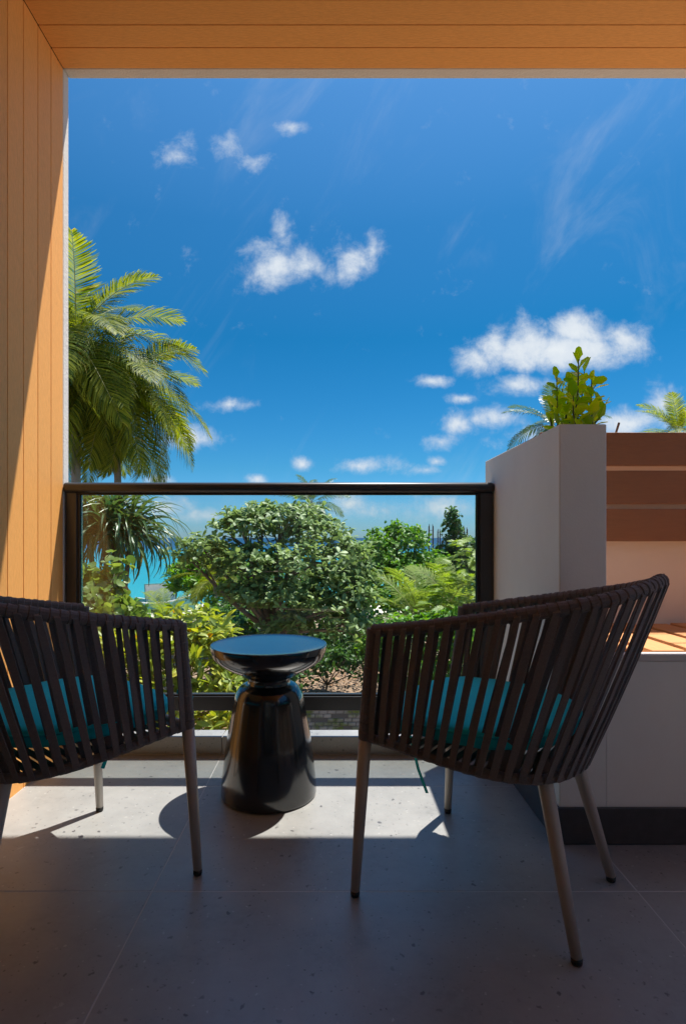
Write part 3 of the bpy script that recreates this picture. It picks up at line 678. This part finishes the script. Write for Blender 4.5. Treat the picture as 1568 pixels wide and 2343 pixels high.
# yellow-green shrub low on the left
t = tag(empty('yellow_green_shrub', (-1.9, 7.2, GZ)), 'yellow-green leafy shrub beside the black table, just below the railing glass', 'shrub')
bl = [B_(485,1480,7.3,.42,.5,.36),B_(440,1450,7.4,.4,.5,.3),B_(500,1560,7,.45,.5,.4),B_(400,1500,7.2,.5,.5,.4),B_(330,1520,7.2,.5,.5,.4),B_(470,1640,6.9,.55,.5,.4),B_(360,1620,7,.6,.5,.4),B_(270,1500,7.3,.5,.5,.35),B_(250,1600,7.1,.6,.5,.4),B_(560,1640,6.7,.35,.4,.35),B_(530,1600,6.9,.3,.4,.4),B_(420,1750,6.8,.8,.5,.6)]
P_, D_, N_, S_ = rosettes(bl, 620, 7, .165, 12, shell=(.55, 1.05), upb=.6, open_=(35, 80))
foliage(t, 'lance', P_, D_, N_, S_, 'lf_yellow', 300); branches(t, (-1.9, 7.2, GZ), bl, .05, seed=2, twigs=4, fork=.5)
# sea grape
t = tag(empty('sea_grape_shrub', (-3.6, 8.2, GZ)), 'shrub with round pale green leaves at the far left behind the glass', 'shrub')
bl = [B_(225,1345,8.2,.35,.5,.28),B_(262,1310,8.2,.12,.3,.32),B_(215,1390,8,.4,.5,.3),B_(280,1400,8,.35,.5,.22),B_(200,1320,8.3,.25,.4,.2),B_(250,1460,8,.6,.5,.4),B_(330,1440,8,.4,.4,.25)]
P_, D_, N_, S_ = rosettes(bl, 190, 4, .12, 13, shell=(.4, 1.05), upb=.3, open_=(55, 100), jit=.5)
foliage(t, 'round', P_, D_, N_, S_, 'lf_grape', 300); branches(t, (-3.6, 8.2, GZ), bl, .05, seed=3, twigs=4, fork=.6)
# broadleaf trees on the right
def simple_tree(name, label, cat, base, bl, n, per, L, tmpl, m, seed, r0=.09, nparts=0, group=None, **kw):
    t = tag(empty(name, base), label, cat, group); P_, D_, N_, S_ = rosettes(bl, n, per, L, seed, **kw)
    foliage(t, tmpl, P_, D_, N_, S_, m, nparts, 'crown'); branches(t, base, bl, r0, seed=seed, twigs=3, fork=.55); return t
simple_tree('broadleaf_tree', 'bushy bright green tree right of the big grey-green tree', 'tree', (2.6, 18.2, GZ),
 [B_(870,1265,18,.8,.8,.6),B_(820,1290,18,.6,.8,.55),B_(930,1245,18.2,.75,.8,.5),B_(850,1300,17.8,.8,.8,.6),B_(910,1320,17.6,1.0,.9,.6),B_(975,1300,18,.8,.9,.6),B_(880,1390,17,1.3,.9,.7),B_(965,1390,17,1.2,.9,.7),B_(905,1215,18.3,.32,.4,.28),B_(948,1225,18.3,.3,.4,.28),B_(855,1225,18.3,.25,.3,.2)],
 3000, 5, .125, 'oval', 'lf_green', 21, .1, shell=(.55, 1.06), upb=.45)
simple_tree('spire_tree', 'dark green tree with a tall pointed top near the right railing post', 'tree', (4.1, 19.6, GZ),
 [B_(1033,1185,19.6,.2,.3,.36),B_(1035,1215,19.6,.33,.4,.4),B_(1045,1250,19.6,.5,.5,.5),B_(1020,1290,19.5,.7,.7,.6),B_(1055,1310,19.4,.6,.7,.6),B_(1010,1350,19.2,.9,.8,.7)],
 1300, 5, .125, 'oval', 'lf_dark', 22, .1, shell=(.5, 1.08), upb=.45)
simple_tree('edge_tree', 'green tree cut off by the right railing post', 'tree', (5.2, 19, GZ),
 [B_(1095,1262,19,.5,.6,.45),B_(1110,1330,19,.8,.8,.8),B_(1085,1400,18.6,.9,.8,.8)], 900, 5, .15, 'oval', 'lf_dark', 23, .1, upb=.4)
simple_tree('undergrowth_tree', 'dark leafy tree filling the shade under the big grey-green tree', 'tree', (-1.6, 17.5, GZ),
 [B_(700,1500,17,1.6,.8,.6),B_(580,1500,17,1.4,.8,.7),B_(820,1510,16.6,1.2,.8,.7),B_(600,1440,17.5,1.5,1,.9),B_(720,1440,17.5,1.5,1,.9),B_(520,1420,18,1.1,1,.8),B_(800,1450,17.2,1.1,1,.8),B_(640,1340,17.5,1.3,1,.7),B_(860,1480,16,1.3,.9,.7)],
 2600, 5, .14, 'oval', 'lf_dark', 24, .12, upb=.4)
simple_tree('leafy_shrub', 'green shrub in front of the right trees, seen through the right armchair', 'shrub', (2.2, 12.8, GZ),
 [B_(930,1460,12.8,.9,.8,.5),B_(1020,1450,12.6,.9,.8,.5),B_(1080,1500,12.4,.8,.8,.6),B_(960,1540,12.4,.9,.7,.6),B_(1060,1590,12.2,.9,.7,.6),B_(870,1480,13.4,.6,.6,.5)],
 1500, 5, .13, 'oval', 'lf_green', 25, .05, upb=.45)
simple_tree('low_shrub', 'low green shrub behind the black table top, over the leaf litter', 'shrub', (-.2, 15.5, GZ),
 [B_(735,1520,15,.55,.5,.35),B_(700,1540,14.6,.7,.5,.4),B_(770,1520,14.4,.7,.5,.35),B_(800,1500,15,.6,.5,.35),B_(850,1560,14.4,.4,.4,.35),B_(660,1560,14.2,.45,.4,.35),B_(690,1500,15.5,.7,.6,.45),B_(850,1520,15,.6,.6,.45),B_(760,1480,16,.9,.6,.45)], 800, 5, .12, 'oval', 'lf_dark', 26, .04, upb=.45)
simple_tree('low_shrub', 'small green shrub at the foot of the big tree, left of the black table top', 'shrub', (-1.9, 13, GZ),
 [B_(560,1480,13,.6,.5,.45),B_(600,1540,12.6,.7,.5,.5),B_(540,1430,14,.6,.5,.45)], 500, 5, .13, 'oval', 'lf_dark', 27, .04, upb=.45)
simple_tree('shore_shrub', 'light green shrub between the boat and the big tree', 'shrub', (-5.8, 24, GZ),
 [B_(450,1330,24,1.1,1,.8),B_(500,1350,23,1.1,1,.9),B_(480,1300,24,.7,.8,.45),B_(540,1340,23,1.0,1,.8)], 1300, 6, .3, 'lance', 'lf_green', 28, .07, upb=.6, open_=(20, 60))
simple_tree('shore_shrub', 'green leafy shrub at the left, below the drooping long-leaved plant', 'shrub', (-5.2, 15, GZ),
 [B_(290,1410,14,.5,.6,.4),B_(330,1455,13,.7,.6,.35),B_(260,1410,14,.7,.6,.5),B_(400,1470,14,.8,.6,.4)], 800, 5, .12, 'oval', 'lf_green', 29, .05, upb=.45)
simple_tree('hedge', 'low green growth along the shore beyond the left chair', 'hedge', (-4, 27, GZ),
 [B_(400,1450,25,1.6,1.2,.5),B_(620,1370,26,2.6,1.2,.9),B_(760,1340,28,2.6,1.4,1.1)], 1500, 5, .2, 'oval', 'lf_dark', 30, .05, upb=.4)
simple_tree('hedge', 'low green growth along the shore beyond the right trees', 'hedge', (6, 27, GZ),
 [B_(880,1310,30,2.2,1.2,1.2),B_(1000,1310,30,2.4,1.2,1.0),B_(1090,1300,30,2,1.2,1.2)], 1400, 5, .22, 'oval', 'lf_green', 31, .05, upb=.4)

# feathery light tree at right: short fronds
def frond_mesh(name, L, droop, n, ll, hang, m='lf_palm', w=.032, seed=0, rr=.018, kink=0, gap=.16):
    r = random.Random(seed); mb = MB(); pts = []
    def C3(s):
        return Vector((.06*L*math.sin(s*2.2)*kink, L*(s-.22*droop*s*s*s), L*(-droop*.75*s**2.2)))
    for k in range(15): pts.append(C3(k/14))
    mb.tube(pts, [rr*(1-.85*k/14) for k in range(15)], 5)
    nr = len(mb.f)
    for i in range(n):
        s = gap+(1-gap)*i/(n-1); p = C3(s); tan = (C3(min(1, s+.01))-C3(s-.01)).normalized(); side = tan.cross(Vector((0, 0, 1))).normalized(); upv = side.cross(tan)
        prof_ = (.55+.9*math.sin(math.pi*min(1, (s-gap)/(1-gap)*.8+.12)))*.72*(1 if s < .8 else 1-.55*(s-.8)/.2)
        for sg in (-1, 1):
            l = ll*prof_*r.uniform(.8, 1.14); fw = .35+.75*s*s+r.uniform(-.06, .06)
            d = (side*sg+tan*fw+upv*r.uniform(.05, .35)).normalized(); dn = Vector((0, 0, -1)); hg = hang*r.uniform(.75, 1.25)
            a = p; b = p+d*l*.4+dn*hg*l*.08; c = p+(d*l*.75)+dn*hg*l*.38; e = p+d*l*(.95-.25*hg)+dn*hg*l*.85
            wv = tan.cross(d).cross(d).normalized()*w*.5 if False else (tan-d*tan.dot(d)).normalized()*w*.5
            mb.add([a-wv*.5, a+wv*.5, b+wv, b-wv, c+wv*.75, c-wv*.75, e], [(0, 1, 2, 3), (3, 2, 4, 5), (5, 4, 6)])
    me = mb.mesh(name, m); me.materials.append(M['rachis'])
    for i in range(nr): me.polygons[i].material_index = 1
    return me
def place_frond(root, me, base, az, el, sc_=1, roll=0):
    o = bpy.data.objects.new('frond', me); link(o, root); o.matrix_local = Matrix.Translation(Vector(base)) @ Matrix.Rotation(az, 4, 'Z') @ Matrix.Rotation(el, 4, 'X') @ Matrix.Rotation(roll, 4, 'Y') @ Matrix.Scale(sc_, 4); return o
FR = {k: frond_mesh('frond_'+k, 1, *a) for k, a in {
 'up': (.5, 92, .25, .25, 'lf_palm', .0090, 1, .0065, .4), 'mid': (.85, 92, .27, .55, 'lf_palm', .0090, 2, .0065, .5), 'low': (.95, 92, .27, .85, 'lf_palm', .0090, 3, .0065, -.5), 'low2': (.7, 92, .26, 1.0, 'lf_palm', .0090, 4, .0065, .3),
 'pale': (.7, 50, .27, .6, 'lf_palm2', .0125, 5, .0065, .3), 'pale2': (.5, 50, .27, .4, 'lf_palm2', .0125, 6, .0065, -.3), 'dusk': (.75, 60, .27, .7, 'lf_pand', .0125, 8, .0065, .4), 'dusk_up': (.45, 60, .26, .4, 'lf_pand', .0125, 9, .0065, -.3), 'fern': (.3, 22, .22, .15, 'lf_fern', .05, 7, .005, .5)}.items()}
def palm(label, foot, head, n, L, tr_r, seed, group=None, nuts=0, keys=('up', 'mid', 'low', 'low2'), elr=(78, -58), name='coconut_palm', az0=0):
    r = random.Random(seed); foot = Vector(foot); head = Vector(head)
    root = tag(empty(name, foot), label, 'palm tree', group); h = head-foot; pts = []; rad = []
    K = 46
    for k in range(K+1):
        f = k/K; p = h*f; p.x += -.0+.25*math.sin(math.pi*f)*(r.choice((1,))*.6); pts.append(p); rad.append(tr_r*(1.35-.35*min(1, f*6))*(1-.25*f)*(1+.05*(k % 2)))
    MB().tube(pts, rad, 12).build('trunk', 'palmbark', root, smooth=True)
    for i in range(n):
        f = i/(n-1); el = R(elr[0]+(elr[1]-elr[0])*f**.9)+r.uniform(-.12, .12); az = az0+i*2.39996+r.uniform(-.2, .2)
        k = keys[min(len(keys)-1, int(f*len(keys)))]; place_frond(root, FR[k], h+Vector((0, 0, .12*(1-f)-.05)), az, el, L*(.72+.33*math.sin(math.pi*min(1, .15+f*.8)))*r.uniform(.92, 1.08), r.uniform(-.5, .5))
    for i in range(nuts):
        a = -1.2+r.uniform(-1.3, 1.3)+(0 if i % 3 else 1); rr_ = r.uniform(.22, .42); o = MB().lathe([(.004, -.095), (.05, -.08), (.078, -.03), (.076, .03), (.045, .078), (.004, .09)], 12).build('coconut', 'husk', root, smooth=True)
        o.location = h+Vector((rr_*math.cos(a), rr_*math.sin(a), -.28-r.uniform(0, .35))); o.rotation_euler = (r.uniform(-.5, .5), r.uniform(-.5, .5), 0)
    return root
palm('tall coconut palm at the far left with orange coconuts, half hidden by the wall', (at(150, 1500, 17).x, 17, GZ), at(172, 790, 17), 42, 3.4, .15, 41, nuts=16, az0=.3)
palm('coconut palm with a pale trunk rising behind the left end of the handrail', (at(258, 1500, 18).x, 18, GZ), at(262, 885, 18), 36, 3.15, .13, 42, nuts=5, az0=1.1, elr=(60, -60))
palm('coconut palm whose top sticks up above the handrail behind the big tree', (at(712, 1500, 36).x, 36, GZ), at(712, 1150, 36), 20, 2.3, .13, 43, keys=('dusk_up', 'dusk'), elr=(80, -40))
palm('dark coconut palm top behind the grey planter', (at(1262, 1500, 30).x, 30, GZ), at(1262, 968, 30), 22, 2.6, .13, 44, keys=('dusk_up', 'dusk'), elr=(75, -55))
palm('green coconut palm top above the slat screen at the right edge', (at(1552, 1500, 30).x, 30, GZ), at(1552, 995, 30), 18, 2.7, .13, 45, keys=('up', 'up', 'mid', 'low'), elr=(85, -20))
palm('young pale-fronded palm among the trees in front of the right railing post', (at(940, 1500, 15.5).x, 15.5, GZ), at(955, 1420, 15.5), 15, 2.1, .09, 46, keys=('pale2', 'pale'), elr=(75, 5), name='young_palm')
palm('pale-fronded palm behind the right armchair back, before the feathery bush', (at(1040, 1500, 15).x, 15, GZ), at(1030, 1380, 15), 13, 1.7, .09, 47, keys=('pale2', 'pale'), elr=(75, 5), name='young_palm')
palm('small bright palm sapling in front of the stranded boat', (at(395, 1450, 20).x, 20, GZ), at(375, 1420, 20), 11, 1.5, .06, 48, keys=('pale2', 'pale'), elr=(80, 15), name='young_palm')
palm('dark green young palm in the shade left of the big tree', (at(480, 1450, 19).x, 19, GZ), at(490, 1330, 19), 12, 1.5, .07, 49, keys=('up', 'mid'), elr=(80, 0), name='young_palm')
# feathery bush
t = tag(empty('feathery_bush', (3.4, 13.6, GZ)), 'feathery yellow-green bush against the right railing post', 'bush')
MB().tube([(0, 0, 0), (.05, 0, 1.5), (.1, .1, 2.9)], [.06, .045, .02], 8).build('trunk', 'bark', t, smooth=True)
r = random.Random(5); me = FR['fern']; fb = [B_(1070,1300,13.6,.45,.6,.5),B_(1060,1360,13.4,.6,.6,.4),B_(1085,1260,13.8,.3,.5,.35),B_(1030,1390,13.2,.5,.6,.3)]
for i in range(170):
    c, rd = fb[i % 4]; d = Vector((r.gauss(0, 1), r.gauss(0, 1), r.gauss(0, 1))).normalized(); p = Vector((c.x+d.x*rd[0]*.8, c.y+d.y*rd[1]*.8, c.z+d.z*rd[2]*.8))-Vector(t.location)
    place_frond(t, me, p, math.atan2(-d.x, d.y)+r.uniform(-.5, .5), r.uniform(-.2, .5), r.uniform(.35, .55), r.uniform(-.5, .5))

# pandanus: long strap leaves
def strap_leaf(seed, L, droop):
    r = random.Random(seed); mb = MB(); vs = []; fs = []; K = 9; w = .028
    for k in range(K+1):
        s = k/K; bendp = s if s < .45 else .45+(s-.45)
        a = -droop*max(0, s-.15)**1.4
        if k == 0: p = Vector((0, 0, 0)); ang = .9
        else:
            ang = .8-droop*2.1*s**1.15; p = p+Vector((0, math.cos(ang), math.sin(ang)))*L/K
        ww = w*(1-.9*s**2.2); n_ = Vector((0, -math.sin(ang), math.cos(ang)))
        vs += [p+Vector((-ww, 0, 0))+n_*ww*.6, p, p+Vector((ww, 0, 0))+n_*ww*.6]
        if k: fs += [(3*k-3, 3*k-2, 3*k+1, 3*k), (3*k-2, 3*k-1, 3*k+2, 3*k+1)]
    return mb.add(vs, fs).mesh('strap_leaf', 'lf_pand')
SL = [strap_leaf(i, 1, d) for i, d in enumerate((.8, 1.05, 1.2, 1.3))]
def pandanus(label, foot, heads, nleaf, L, seed, group=None):
    foot = Vector(foot); root = tag(empty('pandanus', foot), label, 'plant', group); r = random.Random(seed)
    for hd in heads:
        h = Vector(hd)-foot; MB().tube([Vector((0, 0, 0)), Vector((h.x*.2, h.y*.3, h.z*.5)), h], [.07, .06, .05], 8).build('stem', 'bark', root, smooth=True)
        for i in range(nleaf):
            f = i/nleaf; o = bpy.data.objects.new('leaf', SL[min(3, int(f*4))]); link(o, root)
            o.matrix_local = Matrix.Translation(h+Vector((0, 0, .25*(1-f)-.1))) @ Matrix.Rotation(i*2.4+r.uniform(-.2, .2), 4, 'Z') @ Matrix.Rotation(R(35-55*f), 4, 'X') @ Matrix.Rotation(r.uniform(-.3, .3), 4, 'Y') @ Matrix.Scale(L*r.uniform(.8, 1.15), 4)
pandanus('dark screw pine with long drooping strap leaves at the left behind the glass', (at(255, 1500, 11).x, 11, GZ), [at(240, 1225, 11), at(300, 1232, 11.2), at(200, 1215, 11.4), at(262, 1205, 11.6)], 90, 1.45, 1)

# ------------------------------------------------------------------ brick wall, litter
wl = tag(empty('brick_wall', (2, 12, GZ)), 'old mossy brick garden wall below the railing, right of the black table', 'wall')
lc(bx('mortar', -.9, 4.6, 12.012, 12.17, GZ-.2, -2.80, 'rust', wl), wl); bpy.data.materials
mt_ = mat('mortar', (.12, .11, .09), .95); wl.children[0].data.materials[0] = mt_
bm_ = [MB().box(-.081, .081, -.045, .045, -.037, .037).mesh('brick', 'brick', bevel=.006, seg=1) for _ in range(1)]
for row in range(9):
    for c in range(32):
        o = bpy.data.objects.new('brick', bm_[0]); link(o, wl); z = -2.81-row*.0855
        o.location = (-.9+c*.172+(.086 if row % 2 else 0)-2, random.uniform(.0, .02)+.04, z-GZ); o.rotation_euler = (random.uniform(-.01, .01), random.uniform(-.02, .02), random.uniform(-.02, .02)); o.scale = (random.uniform(.93, 1.03), 1, random.uniform(.9, 1.05))
n = 5200; pos = np.c_[rng.uniform(-3.5, 4, n), rng.uniform(12.6, 23, n), np.full(n, GZ+.13)+rng.uniform(0, .05, n)]
d = rng.normal(size=(n, 3)); d[:, 2] *= .25; nn_ = np.c_[rng.normal(size=(n, 2))*.3, np.ones(n)]
e = empty('leaf_litter_anchor', (0, 0, 0)); foliage(e, 'obov', pos, d, nn_, rng.uniform(.09, .17, n), 'litter', 0, 'leaf_litter')
o = [c for c in e.children][0]; o.parent = None; bpy.data.objects.remove(e); o['kind'] = 'stuff'; o['label'] = 'dry brown leaf litter on the ground under the trees'; o['category'] = 'leaf litter'

# ------------------------------------------------------------------ boat on the beach
bt = tag(empty('small_boat', (at(365, 1375, 40).x, 40, at(365, 1400, 40).z)), 'old stranded boat with a big white panel standing in it, on the shore at left', 'boat')
hb = MB(); rows = []; nb = 15
for i in range(nb):
    s = i/(nb-1); x_ = -2.0+4.6*s; wdt = .85*math.sin(math.pi*(.16+.72*s))**.6*(1 if s < .75 else 1-.9*(s-.75)/.25*.85); sh = .75+.35*(abs(s-.45)*2)**2
    rows.append([(x_, -wdt, sh), (x_, -wdt*.8, .3), (x_, 0, .05), (x_, wdt*.8, .3), (x_, wdt, sh), (x_, wdt*.9, sh), (x_, wdt*.7, .38), (x_, 0, .15), (x_, -wdt*.7, .38), (x_, -wdt*.9, sh)])
vs = [p for r_ in rows for p in r_]; fs = [(i*10+k, (i+1)*10+k, (i+1)*10+(k+1) % 10, i*10+(k+1) % 10) for i in range(nb-1) for k in range(10)]+[tuple(range(10)), tuple(range(nb*10-1, nb*10-11, -1))]
hb.add(vs, fs).build('hull', 'hull', bt, smooth=False)
for sg in (-1, 1): MB().tube([(r_[0][0], sg*r_[0][1]*-1.0, r_[0][2]+.01) for r_ in rows], .05, 6).build('gunwale', 'boatwhite', bt, smooth=True)
for xx in (-1.2, -.3, .9, 1.7): bx('thwart', xx-.14, xx+.14, -.62, .62, .62, .68, 'boatwood', bt)
bx('panel', -1.05, 1.15, .25, .33, .75, 1.95, 'boatwhite', bt); bx('panel_frame', -1.1, 1.2, .22, .36, 1.955, 2.02, 'hull', bt)
for xx in (-1.1, 1.155): bx('panel_frame', xx, xx+.045, .22, .36, .7, 1.95, 'hull', bt)
bt.rotation_euler = (R(2), R(-3), R(-6))
# far columns of rebar
for px, py, w_, h_, lb in ((985, 1245, 9, 46, 'leftmost and thickest bare steel column cage above the trees at right'), (1003, 1250, 5, 40, 'slim steel column cage just left of the pointed tree top'), (1064, 1250, 7, 44, 'steel column cage right of the pointed tree top')):
    Y = 34; b = at(px, py+40, Y); t = tag(empty('rebar_column', b), lb, 'steel column', 'rebar columns above the trees'); ww = w_/F*Y; hh = (h_+40)/F*Y
    for dx in (-.5, .5):
        for dy in (-.5, .5): MB().tube([(dx*ww, dy*ww, 0), (dx*ww, dy*ww, hh*(1 if dx*dy > 0 else .95))], .022, 5).build('bar', 'rust', t)
    m = MB(); z = .2
    while z < hh*.95:
        m.box(-ww*.5, ww*.5, -ww*.52, -ww*.48, z, z+.02); m.box(-ww*.5, ww*.5, ww*.48, ww*.52, z, z+.02); m.box(-ww*.52, -ww*.48, -ww*.48, ww*.48, z, z+.02); m.box(ww*.48, ww*.52, -ww*.48, ww*.48, z, z+.02); z += .28
    m.build('ties', 'rust', t)

# ------------------------------------------------------------------ plant in the planter
t = tag(empty('potted_shrub', (.72, 1.8, 1.17)), 'bright lime-green leafy shrub growing out of the top of the grey planter', 'plant')
lm_ = bpy.data.meshes.new('leaf'); tv, tf = leaf_template(.62, .5, .12, .09); lm_.from_pydata([tuple(a) for a in tv], [], tf); lm_.materials.append(M['lf_lime'])
r = random.Random(9); stems = [((1275, 975), (1272, 862), 1.74), ((1290, 975), (1300, 870), 1.78), ((1310, 975), (1322, 822), 1.72), ((1330, 975), (1335, 850), 1.8), ((1340, 975), (1352, 868), 1.7), ((1360, 975), (1372, 925), 1.74), ((1265, 985), (1262, 920), 1.85), ((1385, 975), (1380, 945), 1.7), ((1320, 975), (1310, 905), 1.66), ((1352, 975), (1345, 915), 1.66), ((1300, 980), (1285, 890), 1.9), ((1335, 980), (1362, 880), 1.9), ((1310, 980), (1318, 860), 1.86), ((1370, 980), (1384, 935), 1.8)]
for (b0, b1, Y) in stems:
    a = at(b0[0], b0[1]+14, Y); b = at(b1[0], b1[1], Y); a.x = min(max(a.x, .675), .765); off = Vector(t.location)
    mid = a.lerp(b, .5)+Vector((r.uniform(-.008, .008), 0, 0)); MB().tube([a-off, mid-off, b-off], [.0032, .0026, .0014], 6).build('stem', 'stem', t, smooth=True)
    nlf = int((b.z-a.z)/.0140)+3
    for i in range(nlf):
        f = (i+.6)/nlf; p = a.lerp(b, f); az = i*2.4+r.uniform(-.4, .4); el = R(r.uniform(10, 68)) if f < .92 else R(75)
        o = bpy.data.objects.new('leaf', lm_); link(o, t)
        o.matrix_local = Matrix.Translation(p-off) @ Matrix.Rotation(az, 4, 'Z') @ Matrix.Rotation(el, 4, 'X') @ Matrix.Rotation(r.uniform(-.7, .7), 4, 'Y') @ Matrix.Scale(r.uniform(.036, .055), 4)
print('objects', len(bpy.data.objects))
